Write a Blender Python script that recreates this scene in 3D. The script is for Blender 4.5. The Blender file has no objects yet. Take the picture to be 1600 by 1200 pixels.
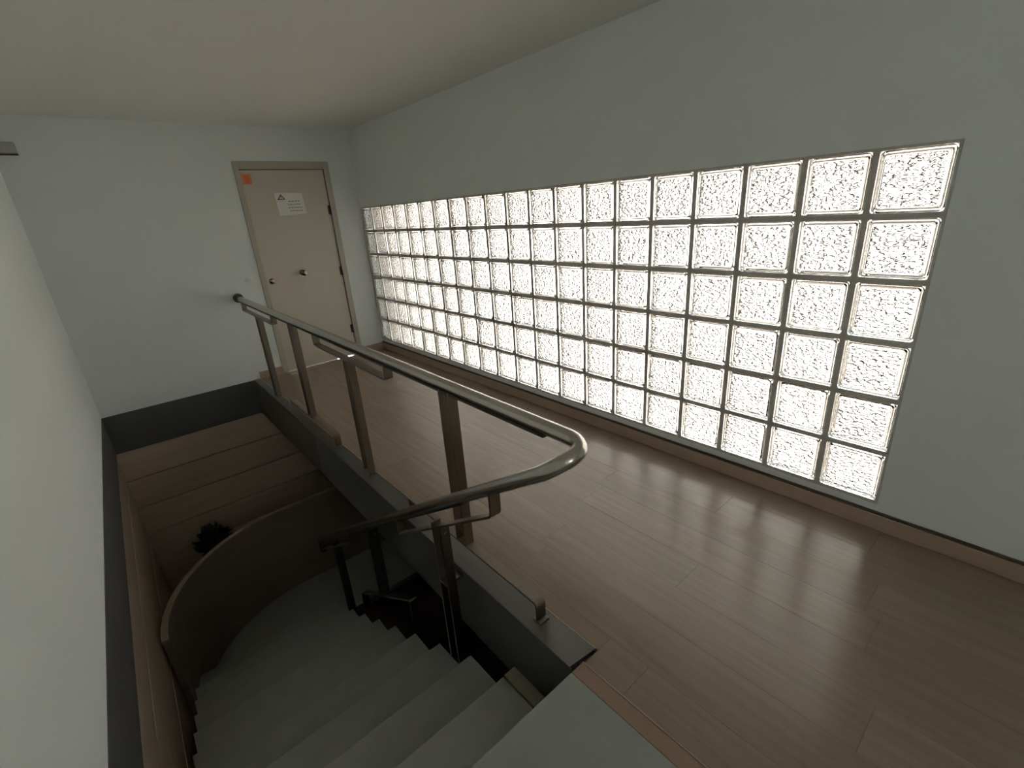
import bpy, bmesh, math, random
from mathutils import Vector, Matrix
random.seed(7)
S = bpy.context.scene
COL = S.collection

# ------------------------------------------------------------------ camera
cd = bpy.data.cameras.new('camera')
cam = bpy.data.objects.new('camera', cd); COL.objects.link(cam)
yaw, pit, roll = 0.688395, -0.355570, -0.071175
fw = Vector((math.sin(yaw)*math.cos(pit), math.cos(yaw)*math.cos(pit), math.sin(pit)))
rt = Vector((math.cos(yaw), -math.sin(yaw), 0)); up = rt.cross(fw)
c_, s_ = math.cos(roll), math.sin(roll)
rt2 = c_*rt + s_*up; up2 = -s_*rt + c_*up
m = Matrix((rt2, up2, -fw)).transposed().to_4x4()
m.translation = Vector((-2.39608, -0.34654, 1.50087))
cam.matrix_world = m
cd.sensor_fit = 'HORIZONTAL'; cd.sensor_width = 36.0
cd.lens = 735.43/1600*36.0
cd.clip_start = 0.02
S.camera = cam

# ------------------------------------------------------------------ sky, exposure
w = bpy.data.worlds.new('sky'); S.world = w; w.use_nodes = True
bg = w.node_tree.nodes['Background']
bg.inputs['Color'].default_value = (0.97, 1.0, 1.0, 1)
bg.inputs['Strength'].default_value = 4.6
sd = bpy.data.lights.new('sun', 'SUN'); sun = bpy.data.objects.new('sun', sd); COL.objects.link(sun)
sd.energy = 50.0; sd.angle = math.radians(.6); sd.color = (1.0, .97, .92)
sun.rotation_euler = (math.radians(20), math.radians(-38), 0)      # from behind the building, high
S.view_settings.view_transform = 'Standard'
S.view_settings.look = 'None'
S.view_settings.exposure = 0.60
S.view_settings.gamma = 1.0
S.view_settings.use_curve_mapping = False
S.cycles.use_denoising = True
S.cycles.max_bounces = 24
S.cycles.diffuse_bounces = 6
S.cycles.transmission_bounces = 16
S.cycles.caustics_refractive = True
S.cycles.caustics_reflective = False
S.cycles.blur_glossy = 0.5

# ------------------------------------------------------------------ materials
def mat(name, color, rough=0.6, metal=0.0, noise=None, bump=None, rand=None, **kw):
    mt = bpy.data.materials.new(name); mt.use_nodes = True
    nt = mt.node_tree; b = nt.nodes['Principled BSDF']
    b.inputs['Base Color'].default_value = (*color, 1)
    b.inputs['Roughness'].default_value = rough
    b.inputs['Metallic'].default_value = metal
    for k, v in kw.items(): b.inputs[k].default_value = v
    tc = nt.nodes.new('ShaderNodeTexCoord')
    col = None
    if noise:                        # (scale xyz, amount, detail)
        mp = nt.nodes.new('ShaderNodeMapping'); mp.inputs['Scale'].default_value = noise[0]
        nt.links.new(tc.outputs['Object'], mp.inputs['Vector'])
        vec = mp.outputs['Vector']
        if rand:
            oi = nt.nodes.new('ShaderNodeObjectInfo')
            ml = nt.nodes.new('ShaderNodeMath'); ml.operation = 'MULTIPLY'; ml.inputs[1].default_value = 37.0
            nt.links.new(oi.outputs['Random'], ml.inputs[0])
            ad = nt.nodes.new('ShaderNodeVectorMath'); ad.operation = 'ADD'
            nt.links.new(vec, ad.inputs[0]); nt.links.new(ml.outputs[0], ad.inputs[1]); vec = ad.outputs[0]
        nz = nt.nodes.new('ShaderNodeTexNoise'); nz.inputs['Scale'].default_value = 1.0
        nz.inputs['Detail'].default_value = noise[2]; nt.links.new(vec, nz.inputs['Vector'])
        mx = nt.nodes.new('ShaderNodeMix'); mx.data_type = 'RGBA'
        a = noise[1]
        mx.inputs['A'].default_value = (*[max(0, x*(1-a)) for x in color], 1)
        mx.inputs['B'].default_value = (*[min(1, x*(1+a)) for x in color], 1)
        nt.links.new(nz.outputs['Fac'], mx.inputs['Factor'])
        col = mx.outputs['Result']
    if rand:
        oi2 = nt.nodes.new('ShaderNodeObjectInfo')
        mr = nt.nodes.new('ShaderNodeMapRange'); mr.inputs['To Min'].default_value = 1-rand; mr.inputs['To Max'].default_value = 1+rand
        nt.links.new(oi2.outputs['Random'], mr.inputs['Value'])
        hs = nt.nodes.new('ShaderNodeHueSaturation')
        nt.links.new(mr.outputs['Result'], hs.inputs['Value'])
        if col: nt.links.new(col, hs.inputs['Color'])
        else: hs.inputs['Color'].default_value = (*color, 1)
        col = hs.outputs['Color']
    if col: nt.links.new(col, b.inputs['Base Color'])
    if bump:                         # (scale xyz, strength, distance)
        mp2 = nt.nodes.new('ShaderNodeMapping'); mp2.inputs['Scale'].default_value = bump[0]
        nt.links.new(tc.outputs['Object'], mp2.inputs['Vector'])
        n2 = nt.nodes.new('ShaderNodeTexNoise'); n2.inputs['Scale'].default_value = 1.0; n2.inputs['Detail'].default_value = 3
        nt.links.new(mp2.outputs['Vector'], n2.inputs['Vector'])
        bp = nt.nodes.new('ShaderNodeBump'); bp.inputs['Strength'].default_value = bump[1]; bp.inputs['Distance'].default_value = bump[2]
        nt.links.new(n2.outputs['Fac'], bp.inputs['Height']); nt.links.new(bp.outputs['Normal'], b.inputs['Normal'])
    return mt

M = {}
M['plaster'] = mat('white_plaster', (0.825, 0.875, 0.865), 0.85, noise=((3, 3, 3), .02, 3), bump=((60, 60, 60), .08, .002))
M['ceiling'] = mat('ceiling_paint', (0.855, 0.855, 0.81), 0.9, noise=((2, 2, 2), .02, 3), bump=((60, 60, 60), .08, .002))
M['laminate'] = mat('oak_laminate', (0.285, 0.216, 0.158), 0.235, noise=((40, 2.2, 10), .22, 6), rand=.05, bump=((90, 5, 20), .05, .001))
M['skirt'] = mat('brown_skirting', (0.48, 0.35, 0.265), 0.45, noise=((20, 3, 20), .15, 4))
M['skirtlip'] = mat('dark_skirting_lip', (0.085, 0.066, 0.052), 0.5)
M['threshold'] = mat('threshold_wood', (0.30, 0.20, 0.14), 0.4, noise=((30, 3, 30), .15, 4))
M['stripwood'] = mat('strip_olive', (0.20, 0.175, 0.125), 0.6, noise=((30, 3, 30), .15, 4))
M['landing'] = mat('landing_stone', (0.29, 0.315, 0.285), 0.5, noise=((9, 9, 9), .10, 6))
M['stone'] = mat('grey_stair_stone', (0.29, 0.30, 0.275), 0.55, noise=((14, 14, 14), .12, 6), bump=((80, 80, 80), .05, .001))
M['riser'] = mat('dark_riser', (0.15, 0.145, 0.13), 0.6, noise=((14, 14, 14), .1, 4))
M['band'] = mat('black_fascia', (0.10, 0.10, 0.095), 0.6, noise=((10, 10, 10), .15, 4))
M['panelwood'] = mat('panel_wood', (0.56, 0.44, 0.335), 0.5, noise=((2, 2, 22), .22, 5), rand=.08)
M['darkwood'] = mat('dark_parapet_wood', (0.27, 0.21, 0.16), 0.5, noise=((4, 4, 20), .2, 4))
M['caprail'] = mat('parapet_cap_wood', (0.33, 0.255, 0.19), 0.5, noise=((8, 8, 20), .2, 4))
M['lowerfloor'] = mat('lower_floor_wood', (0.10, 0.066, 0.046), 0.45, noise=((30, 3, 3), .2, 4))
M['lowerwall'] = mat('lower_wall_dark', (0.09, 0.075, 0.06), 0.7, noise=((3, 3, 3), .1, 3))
M['steel'] = mat('brushed_steel', (0.56, 0.53, 0.48), 0.22, 1.0, noise=((60, 60, 4), .12, 4))
M['poststeel'] = mat('post_steel', (0.27, 0.235, 0.195), 0.33, 1.0, noise=((60, 60, 4), .12, 4))  # darker than the handrail steel: the floor's brown reflection is put into this colour
M['underbar'] = mat('under_rail_steel', (0.10, 0.09, 0.08), 0.4, .8)
M['plate'] = mat('kerb_steel', (0.155, 0.15, 0.138), 0.42, .75, noise=((50, 4, 50), .15, 4))
M['darksteel'] = mat('dark_steel', (0.10, 0.095, 0.088), 0.4, .8, noise=((30, 30, 30), .1, 3))
M['mortar'] = mat('grey_mortar', (0.56, 0.54, 0.50), 0.85, noise=((40, 40, 40), .1, 4))
M['doorleaf'] = mat('beige_door_paint', (0.62, 0.575, 0.485), 0.5, noise=((3, 3, 3), .03, 3))
M['doorframe'] = mat('beige_frame_paint', (0.50, 0.465, 0.39), 0.5, noise=((3, 3, 3), .03, 3))
M['brass'] = mat('edge_metal', (0.55, 0.47, 0.37), 0.28, 1.0)
M['knob'] = mat('knob_metal', (0.22, 0.175, 0.13), 0.18, 1.0)
M['paper'] = mat('white_paper', (0.80, 0.80, 0.76), 0.7)
M['ink'] = mat('black_ink', (0.03, 0.03, 0.03), 0.7)
M['greyink'] = mat('grey_ink', (0.22, 0.22, 0.20), 0.7)
M['orange'] = mat('orange_sticker', (0.85, 0.20, 0.06), 0.6)
M['orange2'] = mat('pale_orange_sticker', (0.75, 0.33, 0.14), 0.6)
M['box'] = mat('grey_plastic', (0.46, 0.455, 0.41), 0.6)
M['boxdark'] = mat('dark_plastic', (0.16, 0.155, 0.14), 0.6)
M['white'] = mat('white_plastic', (0.75, 0.75, 0.70), 0.5)
M['ground'] = mat('outdoor_paving', (0.17, 0.135, 0.118), 0.9, noise=((.6, .6, .6), .2, 4))
M['render'] = mat('outer_render', (0.84, 0.80, 0.75), 0.9)
M['darkblock'] = mat('brown_render', (0.16, 0.13, 0.11), 0.9)
M['darkwall'] = mat('dark_render', (0.15, 0.13, 0.115), 0.9)
M['sidewall'] = mat('side_render', (0.78, 0.72, 0.65), 0.9)
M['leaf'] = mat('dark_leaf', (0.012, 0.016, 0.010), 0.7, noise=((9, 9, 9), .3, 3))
M['pot'] = mat('dark_pot', (0.035, 0.03, 0.028), 0.6)

def glass_mat(name='rippled_glass', rough=.03, dist=.027):
    mt = bpy.data.materials.new(name); mt.use_nodes = True
    nt = mt.node_tree; nt.nodes.remove(nt.nodes['Principled BSDF'])
    out = nt.nodes['Material Output']
    g = nt.nodes.new('ShaderNodeBsdfGlass'); g.inputs['IOR'].default_value = 1.5; g.inputs['Roughness'].default_value = rough
    g.inputs['Color'].default_value = (.99, .992, .985, 1)
    tc = nt.nodes.new('ShaderNodeTexCoord'); oi = nt.nodes.new('ShaderNodeObjectInfo')
    ml = nt.nodes.new('ShaderNodeMath'); ml.operation = 'MULTIPLY'; ml.inputs[1].default_value = 3.7
    nt.links.new(oi.outputs['Random'], ml.inputs[0])
    ad = nt.nodes.new('ShaderNodeVectorMath'); ad.operation = 'ADD'
    nt.links.new(tc.outputs['Object'], ad.inputs[0]); nt.links.new(ml.outputs[0], ad.inputs[1])
    mp = nt.nodes.new('ShaderNodeMapping'); mp.inputs['Scale'].default_value = (60, 58, 112)
    nt.links.new(ad.outputs[0], mp.inputs['Vector'])
    v = nt.nodes.new('ShaderNodeTexNoise'); v.inputs['Scale'].default_value = 1.0; v.inputs['Detail'].default_value = 1
    nt.links.new(mp.outputs['Vector'], v.inputs['Vector'])
    bp = nt.nodes.new('ShaderNodeBump'); bp.inputs['Strength'].default_value = 1.0; bp.inputs['Distance'].default_value = dist
    nt.links.new(v.outputs['Fac'], bp.inputs['Height']); nt.links.new(bp.outputs['Normal'], g.inputs['Normal'])
    nt.links.new(g.outputs[0], out.inputs['Surface'])
    return mt
M['rippled'] = glass_mat()
M['frosted'] = glass_mat('frosted_glass', .30, .03)
def clear_mat():
    mt = bpy.data.materials.new('clear_glass'); mt.use_nodes = True
    nt = mt.node_tree; nt.nodes.remove(nt.nodes['Principled BSDF'])
    g = nt.nodes.new('ShaderNodeBsdfGlass'); g.inputs['IOR'].default_value = 1.5; g.inputs['Roughness'].default_value = 0.02
    g.inputs['Color'].default_value = (.99, .992, .985, 1)
    nt.links.new(g.outputs[0], nt.nodes['Material Output'].inputs['Surface'])
    return mt
M['clear'] = clear_mat()

# ------------------------------------------------------------------ mesh helpers
def box(bm, x0, x1, y0, y1, z0, z1, bevel=0.0, mi=0):
    vs = [bm.verts.new((x, y, z)) for x in (x0, x1) for y in (y0, y1) for z in (z0, z1)]
    fs = []
    for f in ((0, 1, 3, 2), (4, 6, 7, 5), (0, 4, 5, 1), (2, 3, 7, 6), (0, 2, 6, 4), (1, 5, 7, 3)):
        q = bm.faces.new([vs[i] for i in f]); q.material_index = mi; fs.append(q)
    if bevel > 0:
        es = list({e for f in fs for e in f.edges})
        bmesh.ops.bevel(bm, geom=es, offset=bevel, segments=2, affect='EDGES', profile=.5)
def hexa(bm, p):                     # eight corners: bottom loop then top loop
    vs = [bm.verts.new(q) for q in p]
    for f in ((3, 2, 1, 0), (4, 5, 6, 7), (0, 1, 5, 4), (1, 2, 6, 5), (2, 3, 7, 6), (3, 0, 4, 7)):
        bm.faces.new([vs[i] for i in f])
def tube(bm, pts, r, n=16, cap=True):
    pts = [Vector(p) for p in pts]; rings = []
    up = Vector((0, 0, 1))
    for i, p in enumerate(pts):
        if i == 0: t = pts[1]-pts[0]
        elif i == len(pts)-1: t = pts[-1]-pts[-2]
        else: t = (pts[i+1]-p).normalized()+(p-pts[i-1]).normalized()
        t.normalize()
        a = t.cross(up)
        if a.length < 1e-4: a = t.cross(Vector((0, 1, 0)))
        a.normalize(); b = a.cross(t)
        rr = r[i] if isinstance(r, (list, tuple)) else r
        rings.append([bm.verts.new(p+rr*(math.cos(2*math.pi*k/n)*a+math.sin(2*math.pi*k/n)*b)) for k in range(n)])
    for A, B in zip(rings, rings[1:]):
        for k in range(n): bm.faces.new((A[k], A[(k+1) % n], B[(k+1) % n], B[k]))
    if cap: bm.faces.new(rings[0][::-1]); bm.faces.new(rings[-1])
def flat_path(bm, yz, t, xc, wd):    # flat bar bent in a y-z plane, xc may vary with y
    n = len(yz); ring = []
    for i, (y, z) in enumerate(yz):
        a = Vector(yz[max(i-1, 0)]); b = Vector(yz[min(i+1, n-1)]); d = (b-a).normalized()
        nn = Vector((-d.y, d.x))
        if 0 < i < n-1:
            d1 = (Vector(yz[i])-a).normalized(); cosh = max(.5, d.dot(d1))
        else: cosh = 1
        o = nn*(t/2/cosh)
        x = xc(y) if callable(xc) else xc
        ring.append([bm.verts.new(q) for q in ((x-wd/2, y+o.x, z+o.y), (x+wd/2, y+o.x, z+o.y), (x+wd/2, y-o.x, z-o.y), (x-wd/2, y-o.x, z-o.y))])
    for A, B in zip(ring, ring[1:]):
        for k in range(4): bm.faces.new((A[k], A[(k+1) % 4], B[(k+1) % 4], B[k]))
    bm.faces.new(ring[0][::-1]); bm.faces.new(ring[-1])
def rounded(path, r=.018, k=4):      # round the corners of a y-z path
    out = [path[0]]
    for i in range(1, len(path)-1):
        p = Vector(path[i]); a = Vector(path[i-1])-p; b = Vector(path[i+1])-p
        a = p+a.normalized()*r; b = p+b.normalized()*r
        for j in range(k+1):
            u = j/k; out.append(tuple((1-u)**2*a+2*u*(1-u)*p+u*u*b))
    out.append(path[-1]); return out
def mesh(name, bm, mats, smooth=False):
    bmesh.ops.recalc_face_normals(bm, faces=bm.faces)
    me = bpy.data.meshes.new(name); bm.to_mesh(me); bm.free()
    for q in (mats if isinstance(mats, (list, tuple)) else [mats]): me.materials.append(M[q])
    if smooth:
        for p in me.polygons: p.use_smooth = True
        try: me.set_sharp_from_angle(angle=math.radians(40))
        except Exception: pass
    return me
def obj(name, bm, mats, parent=None, smooth=False, loc=None):
    o = bpy.data.objects.new(name, mesh(name, bm, mats, smooth)); COL.objects.link(o)
    if loc: o.location = loc
    if parent: o.parent = parent
    return o
def empty(name, loc=(0, 0, 0)):
    o = bpy.data.objects.new(name, None); COL.objects.link(o); o.location = loc; o.empty_display_size = .1
    return o
def tag(o, label, cat, group=None):
    o['label'] = label; o['category'] = cat
    if group: o['group'] = group
    return o
def struct(o, label=None):
    o['kind'] = 'structure'
    if label: o['label'] = label
    return o
def bx(*a, **k):
    bm = bmesh.new(); box(bm, *a, **k); return bm

# ------------------------------------------------------------------ dimensions
CEIL = 2.39; YB = 5.0; YF = -2.6; P = 0.25; WZ0, WZ1 = 0.125, 1.625; LOW = -3.0; SL = -0.365
def xl(y): return -2.745 - 0.0120*(5.0-y)        # the left wall runs very slightly out of square

# ------------------------------------------------------------------ outdoors
struct(obj('ground', bx(0.2, 60, -50, 60, -3.3, -3.2), 'ground'), 'pale paving outside beyond the glass blocks')
struct(obj('wall_outer', bx(0.13, 0.60, 4.80, 5.3, -3.2, 3.0), 'render'), 'cream outer pier behind the last column of glass blocks')
struct(obj('added_bright_wall', bx(9, 9.6, 3.0, 15, -3.2, 1.15), 'render'), 'added pale wall outside that brightens the middle rows of glass blocks')  # unseen, added as a bright backing for the middle block rows
struct(obj('added_dark_block', bx(8.9, 12, 3.0, 15, 1.15, 3.2), 'darkblock'), 'added brown block outside that darkens the top row of glass blocks')  # unseen dark mass, added to tone down the top row of glass
struct(obj('added_dark_wall', bx(8.6, 9.2, -12, 3.0, -3.2, 2.6), 'darkwall'), 'added brown wall outside that darkens the nearest glass block columns')  # made-up wall, keeps the panes nearest the camera darker
struct(obj('added_side_wall', bx(.6, 9, 15, 15.6, -3.2, 3.0), 'sidewall'), 'added beige wall outside that brightens the far glass block columns')  # made up, pale so that the far columns come out brighter
struct(obj('added_shade_slab', bx(0.13, .60, -4, 8, 1.80, 1.95), 'render'), 'added slab outside that darkens the top row of glass blocks')  # unseen slab, added so the top row refracts something dark

# ------------------------------------------------------------------ walls and ceiling
struct(obj('ceiling', bx(-3.2, 0.12, YF-.1, YB+.1, CEIL, CEIL+.2), 'ceiling'), 'plain off-white ceiling')
wr = bmesh.new()
box(wr, 0, .12, YF-.1, YB+.1, WZ1, CEIL); box(wr, 0, .12, YF-.1, 0, SL, WZ1); box(wr, 0, .12, 0, YB+.1, SL, WZ0-.004)
struct(obj('wall_right', wr, 'plaster'), 'white plaster wall around the glass block window')
DX0, DX1, DZ = -1.188, -0.282, 2.09
wb = bmesh.new()
box(wb, xl(5)-.25, DX0, YB, YB+.1, 0, CEIL); box(wb, DX1, 0, YB, YB+.1, 0, CEIL); box(wb, DX0, DX1, YB, YB+.1, DZ, CEIL)
back = struct(obj('wall_back', wb, 'plaster'), 'white plaster end wall with the beige door')
wl = bmesh.new()
hexa(wl, [(xl(YF), YF, 0), (xl(YB), YB, 0), (xl(YB)-.25, YB, 0), (xl(YF)-.25, YF, 0), (xl(YF), YF, CEIL), (xl(YB), YB, CEIL), (xl(YB)-.25, YB, CEIL), (xl(YF)-.25, YF, CEIL)])
left = struct(obj('wall_left', wl, 'plaster'), 'white plaster wall beside the stairwell')
wf = bmesh.new(); OX0, OX1, OZ0, OZ1 = -2.45, -1.95, 1.20, 1.85      # unseen opening behind the viewer, added to let in fill light
box(wf, -3.2, .12, YF-.1, YF, LOW, OZ0); box(wf, -3.2, .12, YF-.1, YF, OZ1, CEIL); box(wf, -3.2, OX0, YF-.1, YF, OZ0, OZ1); box(wf, OX1, .12, YF-.1, YF, OZ0, OZ1)
struct(obj('wall_front', wf, 'plaster'), 'white plaster wall at the near end with an added opening for fill light')

# black fascia under the two plaster walls, wood panels below it
bm = bmesh.new(); box(bm, xl(5)-.02, -1.48, YB-.004, YB+.1, SL, 0)
obj('slab_fascia', bm, 'band', back)
bm = bmesh.new()
hexa(bm, [(xl(YF)+.004, YF, SL), (xl(YB)+.004, YB, SL), (xl(YB)-.2, YB, SL), (xl(YF)-.2, YF, SL), (xl(YF)+.004, YF, 0), (xl(YB)+.004, YB, 0), (xl(YB)-.2, YB, 0), (xl(YF)-.2, YF, 0)])
obj('slab_fascia', bm, 'band', left)
zs = [SL]
for h in (.295, .30, .295, .30, .30, .30, .30, .30, .30): zs.append(zs[-1]-h)
zs[-1] = LOW
for a, b in zip(zs, zs[1:]):
    d = random.uniform(0, .004)
    bm = bmesh.new(); box(bm, xl(5)-.02, -.9, YB+.004-d, YB+.05, b+.003, a-.003, .002)
    obj('wall_panel', bm, 'panelwood', back)
    bm = bmesh.new(); box(bm, -.895, .0, YB+.004-d, YB+.05, b+.003, a-.003, .002)
    obj('wall_panel', bm, 'panelwood', back)
for a, b in zip(zs, zs[1:]):
    for y0, y1 in ((-.6, 1.9), (1.906, 5.0)):
        e = random.uniform(-.003, .003)-.003
        bm = bmesh.new()
        hexa(bm, [(xl(y0)+e, y0, b+.003), (xl(y1)+e, y1, b+.003), (xl(y1)-.05, y1, b+.003), (xl(y0)-.05, y0, b+.003),
                  (xl(y0)+e, y0, a-.003), (xl(y1)+e, y1, a-.003), (xl(y1)-.05, y1, a-.003), (xl(y0)-.05, y0, a-.003)])
        obj('wall_panel', bm, 'panelwood', left)
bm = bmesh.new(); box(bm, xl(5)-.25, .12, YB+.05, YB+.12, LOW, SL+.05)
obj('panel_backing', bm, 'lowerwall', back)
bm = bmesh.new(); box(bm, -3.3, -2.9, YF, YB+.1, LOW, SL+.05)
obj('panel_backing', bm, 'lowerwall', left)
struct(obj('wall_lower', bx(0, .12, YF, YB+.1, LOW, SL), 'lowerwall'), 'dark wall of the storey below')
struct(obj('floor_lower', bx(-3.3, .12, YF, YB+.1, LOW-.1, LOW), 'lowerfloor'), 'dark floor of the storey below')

# ------------------------------------------------------------------ floor: slab and planks
KX0, KX1 = -1.52, -1.425
fl = bmesh.new(); box(fl, -1.50, 0, .47, YB, SL+.01, -.014); box(fl, -1.50, 0, YF, .47, SL+.01, -.014)
floor = struct(obj('floor', fl, 'lowerwall'), 'brown wood plank floor beside the glass block window')
PW = .192; x = -.004; row = 0
while x > -1.50:
    x0 = max(x-PW, -1.494)
    off = (row*.47 + (row % 3)*.21) % 1.28
    y = YF - off
    while y < YB:
        y0, y1 = max(y, YF), min(y+1.28, YB+.04)
        segs = [(x0, y0, y1)]
        if x0 < KX1-.001:            # keep clear of the kerb
            segs = []
            if y0 < .462: segs.append((x0, y0, min(y1, .462)))
            if y1 > .462 and x-KX1 > .01: segs.append((KX1+.004, max(y0, .462), y1))
        for a, b, c in segs:
            if c-b > .03:
                bm = bmesh.new(); box(bm, a+.0003, x-.0003, b+.0003, c-.0003, -.014, 0, .0005)
                cy = (b+c)/2; cx = (a+x)/2
                bmesh.ops.translate(bm, verts=bm.verts, vec=(-cx, -cy, 0))
                obj('floor_plank', bm, 'laminate', floor, loc=(cx, cy, random.uniform(-.0003, .0003)))
        y += 1.28
    x -= PW; row += 1

# threshold between floor and stone landing
t = obj('trim_1', bx(-1.552, -1.494, YF, .47, -.03, -.001, .003), 'threshold')
struct(t, 'brown wood edge strip between plank floor and stone landing')
obj('edge_line', bx(-1.4965, -1.4935, YF, .468, -.012, .0015), 'brass', t)

# ------------------------------------------------------------------ skirting
sk = bmesh.new(); box(sk, -.016, 0, YF, YB, 0, .075, .002)
b1 = struct(obj('baseboard_right', sk, 'skirt'), 'brown skirting board under the glass block window')
obj('lip', bx(-.010, 0, YF, YB, .075, .088), 'skirtlip', b1)
sk = bmesh.new(); box(sk, DX1, -.016, YB-.016, YB, 0, .078, .002)
b2 = struct(obj('baseboard_back', sk, 'skirt'), 'brown skirting board between the door and the window corner')
sk = bmesh.new(); box(sk, KX1+.004, DX0-.004, YB-.016, YB, 0, .078, .002)
struct(obj('baseboard_left', sk, 'skirt'), 'short brown skirting board left of the door')

# ------------------------------------------------------------------ glass block window
win = empty('window_1', (0, 2.5, WZ0)); struct(win, 'glass block window of six rows and twenty columns')
def rect_ring(bm, h, x):             # a square ring with clipped corners in a y-z plane
    c = min(.010, h*.12); out = []
    for sy, sz in ((1, 1), (-1, 1), (-1, -1), (1, -1)):
        pts = [(h, h-c), (h-c*.3, h-c*.3), (h-c, h)]
        if sy*sz < 0: pts = pts[::-1]
        out += [bm.verts.new((x, sy*a, sz*b)) for a, b in pts]
    return out
def bridge(bm, A, B, mi):
    n = len(A)
    for k in range(n):
        f = bm.faces.new((A[k], A[(k+1) % n], B[(k+1) % n], B[k])); f.material_index = mi
def shell(bm, xs, flip):             # one moulded half of a block
    H = .1135; s = -1 if flip else 1
    X = lambda d: xs + s*d
    prof = [(H, .030, 0), (H, .006, 0), (H-.004, .0, 0), (H-.014, .0, 0), (H-.0175, .004, 0), (H-.020, .002, 0)]
    R = [(rect_ring(bm, h, X(d)), mi) for h, d, mi in prof]
    for (A, _), (B, mi) in zip(R, R[1:]): bridge(bm, A, B, mi)
    f = bm.faces.new(R[-1][0]); f.material_index = 0
    I = [rect_ring(bm, H-.010, X(.030)), rect_ring(bm, H-.014, X(.014)), rect_ring(bm, H-.022, X(.010))]
    bridge(bm, R[0][0], I[0], 0); bridge(bm, I[0], I[1], 0); bridge(bm, I[1], I[2], 0)
    f = bm.faces.new(I[2]); f.material_index = 2 if flip else 1
bm = bmesh.new(); shell(bm, -.003, False); shell(bm, .080, True)
block_me = mesh('glass_block', bm, ['clear', 'rippled', 'frosted'])
for r in range(6):
    for k in range(20):
        o = bpy.data.objects.new('glass_block', block_me); COL.objects.link(o)
        o.parent = win; o.location = (random.uniform(-.0008, .0008), k*P+P/2-2.5, r*P+P/2)
mg = bmesh.new()
for r in range(7):
    z = r*P; box(mg, .0015, .074, -2.5, 2.5, z-.0112, z+.0112)
for k in range(21):
    y = k*P-2.5
    for r in range(6): box(mg, .002, .0735, max(-2.5, y-.0112), min(2.5, y+.0112), r*P+.0112, (r+1)*P-.0112)
box(mg, -.0045, .003, 2.472, 2.5, 0, 1.5)
obj('mortar_joints', mg, 'mortar', win)

# ------------------------------------------------------------------ door
door = empty('door_1', ((DX0+DX1)/2, YB, 0)); struct(door, 'beige door with a central knob in the end wall')
def dl(bm): bmesh.ops.translate(bm, verts=bm.verts, vec=(-(DX0+DX1)/2, -YB, 0)); return bm
fr = bmesh.new()
box(fr, DX0, DX0+.048, YB-.012, YB+.1, 0, DZ, .003); box(fr, DX1-.058, DX1, YB-.012, YB+.1, 0, DZ, .003); box(fr, DX0+.048, DX1-.058, YB-.012, YB+.1, DZ-.07, DZ, .003)
obj('door_frame', dl(fr), 'doorframe', door)
obj('door_leaf', dl(bx(DX0+.052, DX1-.062, YB+.006, YB+.05, .006, DZ-.075, .002)), 'doorleaf', door)
obj('door_backing', dl(bx(DX0, DX1, YB+.09, YB+.12, 0, DZ)), 'boxdark', door)
kx, kz = -.766, 1.014
bm = bmesh.new()
prof = [(.006, .030), (.0, .030), (-.004, .020), (-.014, .012), (-.024, .012), (-.030, .024), (-.040, .031), (-.052, .031), (-.060, .022), (-.062, .004)]
tube(bm, [(kx, YB+a, kz) for a, _ in prof], [b for _, b in prof], 20)
obj('knob', dl(bm), 'knob', door, True)
bm = bmesh.new()
prof = [(.008, .028), (.001, .028), (-.002, .024), (-.003, .012), (-.010, .011), (-.010, .004)]
tube(bm, [(-1.085, YB+a, .968) for a, _ in prof], [b for _, b in prof], 18)
lk = obj('lock_cylinder', dl(bm), 'knob', door, True)
for hz in (1.62, .98, .32):
    bm = bmesh.new(); tube(bm, [(DX1-.060, YB-.004, hz-.05), (DX1-.060, YB-.004, hz+.05)], .009, 10)
    box(bm, DX1-.085, DX1-.06, YB+.001, YB+.007, hz-.045, hz+.045)
    obj('hinge', dl(bm), 'darksteel', door)

# notice and sticker on the door leaf
ns = empty('door_notice', (-.735, YB+.004, 1.60)); tag(ns, 'white paper notice with black warning triangle taped on the beige door', 'notice')
bm = bmesh.new()
hexa(bm, [(-.128, 0, -.012), (.142, 0, -.002), (.142, .002, -.002), (-.128, .002, -.012), (-.140, 0, .205), (.128, 0, .195), (.128, .002, .195), (-.140, .002, .205)])
obj('sheet', bm, 'paper', ns)
bm = bmesh.new()
def prism(bm, pts, y0, y1):
    A = [bm.verts.new((a, y0, b)) for a, b in pts]; B = [bm.verts.new((a, y1, b)) for a, b in pts]
    n = len(pts); bm.faces.new(A); bm.faces.new(B[::-1])
    for k in range(n): bm.faces.new((A[k], A[(k+1) % n], B[(k+1) % n], B[k]))
prism(bm, [(-.120, .140), (-.042, .140), (-.081, .192)], -.0012, 0)
obj('warning_triangle', bm, 'ink', ns)
bm = bmesh.new(); prism(bm, [(-.103, .148), (-.059, .148), (-.081, .178)], -.002, -.0012)
wi = obj('triangle_field', bm, 'paper', ns)
bm = bmesh.new(); prism(bm, [(-.084, .158), (-.078, .158), (-.0765, .172), (-.0855, .172)], -.0028, -.002); prism(bm, [(-.0835, .150), (-.0785, .150), (-.0785, .155), (-.0835, .155)], -.0028, -.002)
obj('exclamation_mark', bm, 'ink', ns)
for i, (z, a, b) in enumerate(((.118, -.02, .10), (.088, -.03, .092), (.058, -.03, .115), (.028, -.02, .105))):
    bm = bmesh.new(); xx = a
    while xx < b-.008:
        wd = random.uniform(.010, .028); box(bm, xx, min(xx+wd, b), -.001, 0, z, z+.008); xx += wd+.006
    obj('text_line', bm, 'greyink', ns)
st = empty('door_sticker', (-1.09, YB+.004, 1.93)); tag(st, 'small orange square sticker in the top corner of the beige door', 'sticker')
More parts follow.
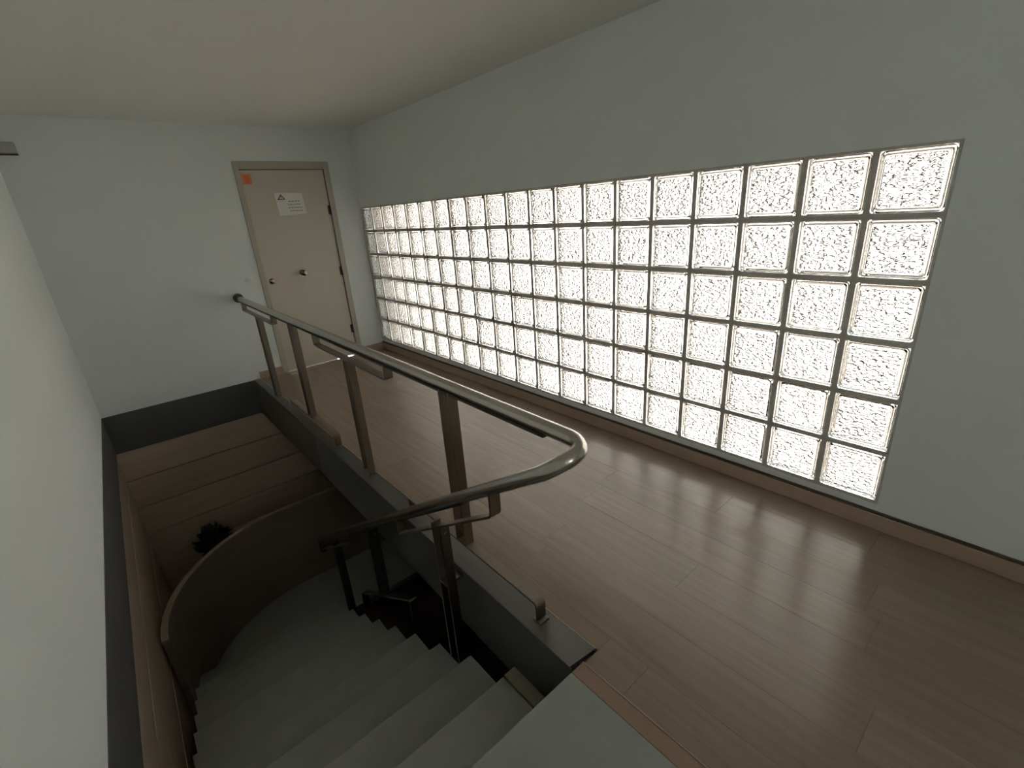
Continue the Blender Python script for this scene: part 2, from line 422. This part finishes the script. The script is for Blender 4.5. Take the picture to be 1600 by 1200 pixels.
obj('sheet', bx(-.042, .042, 0, .002, -.042, .05), 'orange2', st)
obj('print', bx(-.020, .026, -.001, 0, -.036, .034), 'orange', st)

# small things on the end wall
lb = empty('wall_box', (-2.70, YB, 2.12)); tag(lb, 'small grey plastic box high on the end wall near the left corner', 'box')
obj('housing', bx(-.035, .085, -.035, 0, .008, .085, .004), 'box', lb)
obj('base_lip', bx(-.035, .088, -.04, 0, 0, .010, .001), 'boxdark', lb)
bt = empty('wall_button', (-1.30, YB, 1.0)); tag(bt, 'small round white button on the wall beside the door frame', 'button')
bm = bmesh.new(); tube(bm, [(0, 0, 0), (0, -.012, 0), (0, -.016, 0)], [.026, .026, .020], 16); obj('plate', bm, 'white', bt, True)
bm = bmesh.new(); tube(bm, [(0, -.016, 0), (0, -.024, 0), (0, -.027, 0)], [.012, .012, .006], 12); obj('push_knob', bm, 'white', bt, True)

# ------------------------------------------------------------------ kerb of the stairwell
kb = bmesh.new()
hexa(kb, [(-1.545, .485, -.006), (KX1, .47, -.006), (KX1, YB, -.006), (-1.482, YB, -.006), (-1.545, .485, .004), (KX1, .47, .004), (KX1, YB, .004), (-1.482, YB, .004)])
kerb = struct(obj('trim_2', kb, 'plate'), 'grey steel kerb along the stairwell edge')
kb = bmesh.new()
hexa(kb, [(-1.535, .485, SL), (-1.50, .485, SL), (-1.44, YB, SL), (-1.476, YB, SL), (-1.535, .485, -.006), (-1.50, .485, -.006), (-1.44, YB, -.006), (-1.476, YB, -.006)])
obj('kerb_face', kb, 'band', kerb)
obj('joint_line', bx(-1.490, KX1-.002, 3.92, 3.924, .0, .0048), 'skirtlip', kerb)
obj('edge_line', bx(KX1-.001, KX1+.002, .47, YB, -.006, .0055), 'brass', kerb)

# ------------------------------------------------------------------ staircase
stair = empty('staircase', (-2.15, .47, LOW)); tag(stair, 'grey stone staircase going down beside the plank floor', 'staircase')
def sl_(bm): bmesh.ops.translate(bm, verts=bm.verts, vec=(2.15, -.47, -LOW)); return bm
bm = bmesh.new()
hexa(bm, [(xl(YF)+.006, YF+.002, -.045), (-1.553, YF+.002, -.045), (-1.553, .47, -.045), (xl(.47)+.006, .47, -.045),
          (xl(YF)+.006, YF+.002, 0), (-1.553, YF+.002, 0), (-1.553, .47, 0), (xl(.47)+.006, .47, 0)])
bmesh.ops.recalc_face_normals(bm, faces=bm.faces)
bmesh.ops.bevel(bm, geom=list(bm.edges), offset=.004, segments=2, affect='EDGES', profile=.5)
obj('landing', sl_(bm), 'landing', stair)
XR, XL2 = -1.62, -2.70
RI, GO = .17, .29
yk = lambda k: .47 if k == 0 else .73+GO*(k-1)
for k in range(1, 11):
    z = -RI*k
    xr = XR-.0 if k > 1 else -1.658
    obj('stair_tread', sl_(bx(XL2, xr, yk(k-1)-.02, yk(k), z-.035, z, .003)), 'stone', stair)
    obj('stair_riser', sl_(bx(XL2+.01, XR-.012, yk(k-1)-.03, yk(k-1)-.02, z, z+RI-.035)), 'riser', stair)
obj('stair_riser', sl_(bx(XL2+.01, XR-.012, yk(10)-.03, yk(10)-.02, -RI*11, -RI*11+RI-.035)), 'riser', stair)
obj('end_strip', sl_(bx(-1.653, -1.60, .46, .73, -.2, -.166, .002)), 'stripwood', stair)
# side stringers and soffit
bm = bmesh.new()
hexa(bm, [(XL2+.05, .35, -.42), (XR-.05, .35, -.42), (XR-.05, 3.5, -2.20), (XL2+.05, 3.5, -2.20),
          (XL2+.05, .35, -.20), (XR-.05, .35, -.20), (XR-.05, 3.4, -1.92), (XL2+.05, 3.4, -1.92)])
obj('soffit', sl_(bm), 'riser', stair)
# lower landing with a rounded outer corner
bm = bmesh.new(); CX, CY, RR = -1.72, 3.0, 1.0
pl = [(-.7, yk(10)-.03), (CX-RR, yk(10)-.03)] + [(CX-RR*math.cos(a), CY+RR*math.sin(a)) for a in [math.radians(20+70*i/16) for i in range(17)]] + [(-.7, CY+RR)]
A = [bm.verts.new((a, b, -RI*11-.05)) for a, b in pl]; B = [bm.verts.new((a, b, -RI*11)) for a, b in pl]
bm.faces.new(A[::-1]); bm.faces.new(B)
for i in range(len(pl)): bm.faces.new((A[i], A[(i+1) % len(pl)], B[(i+1) % len(pl)], B[i]))
obj('lower_landing', sl_(bm), 'stone', stair)
# the curved parapet around the lower landing
par = empty('curved_parapet', (CX, CY, LOW)); tag(par, 'dark curved wooden parapet around the lower stair landing', 'parapet')
path = [(CX-RR, 2.1), (CX-RR, 2.6)] + [(CX-RR*math.cos(a), CY+RR*math.sin(a)) for a in [math.radians(90*i/28) for i in range(29)]] + [(-1.2, CY+RR), (-.3, CY+RR)]
def wall_strip(bm, path, r0, r1, z0, z1):
    n = len(path); R = []
    for i, p in enumerate(path):
        a = Vector(path[max(i-1, 0)]); b = Vector(path[min(i+1, n-1)]); d = (b-a).normalized(); nn = Vector((-d.y, d.x))
        q = [Vector(p)+nn*r0, Vector(p)+nn*r1]
        zt = z1(i/(n-1), p) if callable(z1) else z1
        R.append([bm.verts.new((q[0].x, q[0].y, z0 if not callable(z0) else z0(i/(n-1), p))), bm.verts.new((q[1].x, q[1].y, z0 if not callable(z0) else z0(i/(n-1), p))), bm.verts.new((q[1].x, q[1].y, zt)), bm.verts.new((q[0].x, q[0].y, zt))])
    for A, B in zip(R, R[1:]):
        for k in range(4): bm.faces.new((A[k], A[(k+1) % 4], B[(k+1) % 4], B[k]))
    bm.faces.new(R[0][::-1]); bm.faces.new(R[-1])
bm = bmesh.new(); wall_strip(bm, path[2:], 0.0, .036, -2.1, -1.02)
bmesh.ops.translate(bm, verts=bm.verts, vec=(-CX, -CY, -LOW)); obj('parapet_wall', bm, 'darkwood', par, True)
bm = bmesh.new(); wall_strip(bm, path[2:], -.002, .040, -1.02, -1.0)
bmesh.ops.translate(bm, verts=bm.verts, vec=(-CX, -CY, -LOW)); obj('cap', bm, 'caprail', par, True)

# dark plant behind the parapet
plant = empty('potted_plant', (-2.27, 4.62, LOW)); tag(plant, 'dark bushy potted plant behind the curved parapet', 'plant')
bm = bmesh.new(); tube(bm, [(0, 0, 0), (0, 0, .02), (0, 0, .30), (0, 0, .33), (0, 0, .33), (0, 0, .28)], [.11, .12, .16, .165, .145, .14], 18); obj('pot', bm, 'pot', plant, True)
bm = bmesh.new(); tube(bm, [(0, 0, .28), (.01, .0, .8), (-.01, .01, 1.3), (0, 0, 1.6)], [.018, .015, .013, .008], 8); obj('stem', bm, 'pot', plant, True)
bm = bmesh.new()
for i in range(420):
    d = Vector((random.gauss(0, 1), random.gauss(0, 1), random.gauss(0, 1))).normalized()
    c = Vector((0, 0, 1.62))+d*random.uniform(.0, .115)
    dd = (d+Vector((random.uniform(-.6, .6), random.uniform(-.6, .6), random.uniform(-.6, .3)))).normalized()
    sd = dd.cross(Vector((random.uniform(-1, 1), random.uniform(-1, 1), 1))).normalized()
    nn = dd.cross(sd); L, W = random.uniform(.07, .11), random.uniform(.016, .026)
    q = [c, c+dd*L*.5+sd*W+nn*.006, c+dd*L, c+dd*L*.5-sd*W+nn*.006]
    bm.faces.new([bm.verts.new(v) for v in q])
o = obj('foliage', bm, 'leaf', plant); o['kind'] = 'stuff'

# ------------------------------------------------------------------ railing
rail = empty('stair_railing', (-1.47, 2.5, 0)); tag(rail, 'brushed steel railing along the stairwell turning down the stairs', 'railing')
def rl(bm): bmesh.ops.translate(bm, verts=bm.verts, vec=(1.47, -2.5, 0)); return bm
xr_ = lambda y: -1.431-.0098*(5.0-y)
ZR = .853; XS = -1.60
def zs_(y): return .81-.64*(y-.48)
cx_, ux = (xr_(.52)+XS)/2, (xr_(.52)-XS)/2
pts = [(xr_(4.985), 4.985, ZR), (xr_(2.5), 2.5, ZR), (xr_(.60), .60, ZR)]
for i in range(0, 13):
    a = math.pi*i/12
    y = .52-ux*1.15*math.sin(a); u = i/12; u = u*u*(3-2*u); zz = ZR*(1-u) + zs_(y)*u
    pts.append((cx_+ux*math.cos(a), y, zz))
pts += [(XS, .62, zs_(.62)), (XS, 1.8, zs_(1.8)), (XS, 3.25, zs_(3.25)), (XS, 3.31, zs_(3.31)-.01), (XS, 3.34, zs_(3.34)-.05), (XS, 3.34, zs_(3.34)-.13)]
bm = bmesh.new(); tube(bm, pts, .0245, 20); obj('handrail', rl(bm), 'steel', rail, True)
bm = bmesh.new(); tube(bm, [(xr_(5), 4.999, ZR), (xr_(5), 4.985, ZR), (xr_(5), 4.97, ZR), (xr_(5), 4.955, ZR)], [.046, .046, .040, .026], 20)
obj('wall_rosette', rl(bm), 'darksteel', rail, True)
# flat runner under the tube
bm = bmesh.new(); flat_path(bm, [(.62, ZR-.026), (2.6, ZR-.026), (4.95, ZR-.026)], .010, xr_, .036); obj('under_bar', rl(bm), 'underbar', rail)
bm = bmesh.new(); flat_path(bm, [(.95, zs_(.95)-.027), (3.2, zs_(3.2)-.029)], .010, XS, .034); obj('under_bar', rl(bm), 'underbar', rail)
FW, FT = .044, .009
def double_post(x, y, z0, z1, mt='poststeel', foot=False):
    o = obj('post', rl(bx(x-FW/2, x+FW/2, y-.034-FT/2, y-.034+FT/2, z0, z1, .0015)), mt, rail)
    obj('rear_flat', rl(bx(x-FW/2, x+FW/2, y+.034-FT/2, y+.034+FT/2, z0, z1, .0015)), mt, o)
    q = bmesh.new()
    if foot:
        box(q, x-FW/2-.002, x+FW/2+.002, y-.042, y+.042, .0, .03, .008)
        obj('foot', rl(q), mt, o)
    for zz in (z1-.03, z0+.05):
        q = bmesh.new(); tube(q, [(x, y-.042, zz), (x, y+.042, zz)], .006, 10)
        obj('bolt', rl(q), 'poststeel', o)
    return o
def top_bracket(yc, half, xf, zf, drop):
    a, b = yc-half, yc+half
    bm = bmesh.new()
    flat_path(bm, rounded([(a, zf(a)-.02), (a, zf(a)-drop), (b, zf(b)-drop), (b, zf(b)-.02)]), FT, xf, FW)
    obj('top_bracket', rl(bm), 'poststeel', rail)
def foot_bracket(yc, half, xf, zf, h):
    a, b = yc-half, yc+half
    bm = bmesh.new()
    flat_path(bm, rounded([(a, zf(a)), (a, zf(a)+h), (b, zf(b)+h), (b, zf(b))]), FT, xf, FW)
    for q in (a, b): box(bm, xf(q)-.024, xf(q)+.024, q-.022, q+.022, zf(q)-.002, zf(q)+.006, .002)
    obj('foot_bracket', rl(bm), 'poststeel', rail)
zc = lambda y: ZR; z0f = lambda y: .004
DR = .098
for y, kind in ((4.30, 't'), (3.28, 'b'), (2.26, 't'), (1.20, 'b')):
    if kind == 't':
        top_bracket(y, .52, xr_, zc, DR); double_post(xr_(y), y, .004, ZR-DR, foot=True)
    else:
        foot_bracket(y, .50, xr_, z0f, .085); double_post(xr_(y), y, .085, ZR-.02)
# down the stairs
xs_f = lambda y: XS
top_bracket(1.17, .41, xs_f, zs_, DR+.01); double_post(XS, 1.17, -.60, zs_(1.17)-DR)
bm = bmesh.new(); box(bm, XS-.026, -1.532, 1.145, 1.195, -.04, -.028, .001); obj('kerb_clamp', rl(bm), 'steel', rail)
zb = lambda y: -.80-.64*(y-2.02)
double_post(XS, 2.02, zb(2.02)+.085, zs_(2.02)-.02, 'darksteel'); 
bm = bmesh.new(); a, b = 1.60, 2.44
flat_path(bm, rounded([(a, zb(a)-.05), (a, zb(a)+.085), (b, zb(b)+.085), (b, zb(b)-.05)]), FT, XS, FW); obj('foot_bracket', rl(bm), 'poststeel', rail)
top_bracket(2.86, .41, xs_f, zs_, DR+.01); double_post(XS, 2.86, -1.62, zs_(2.86)-DR, 'darksteel')
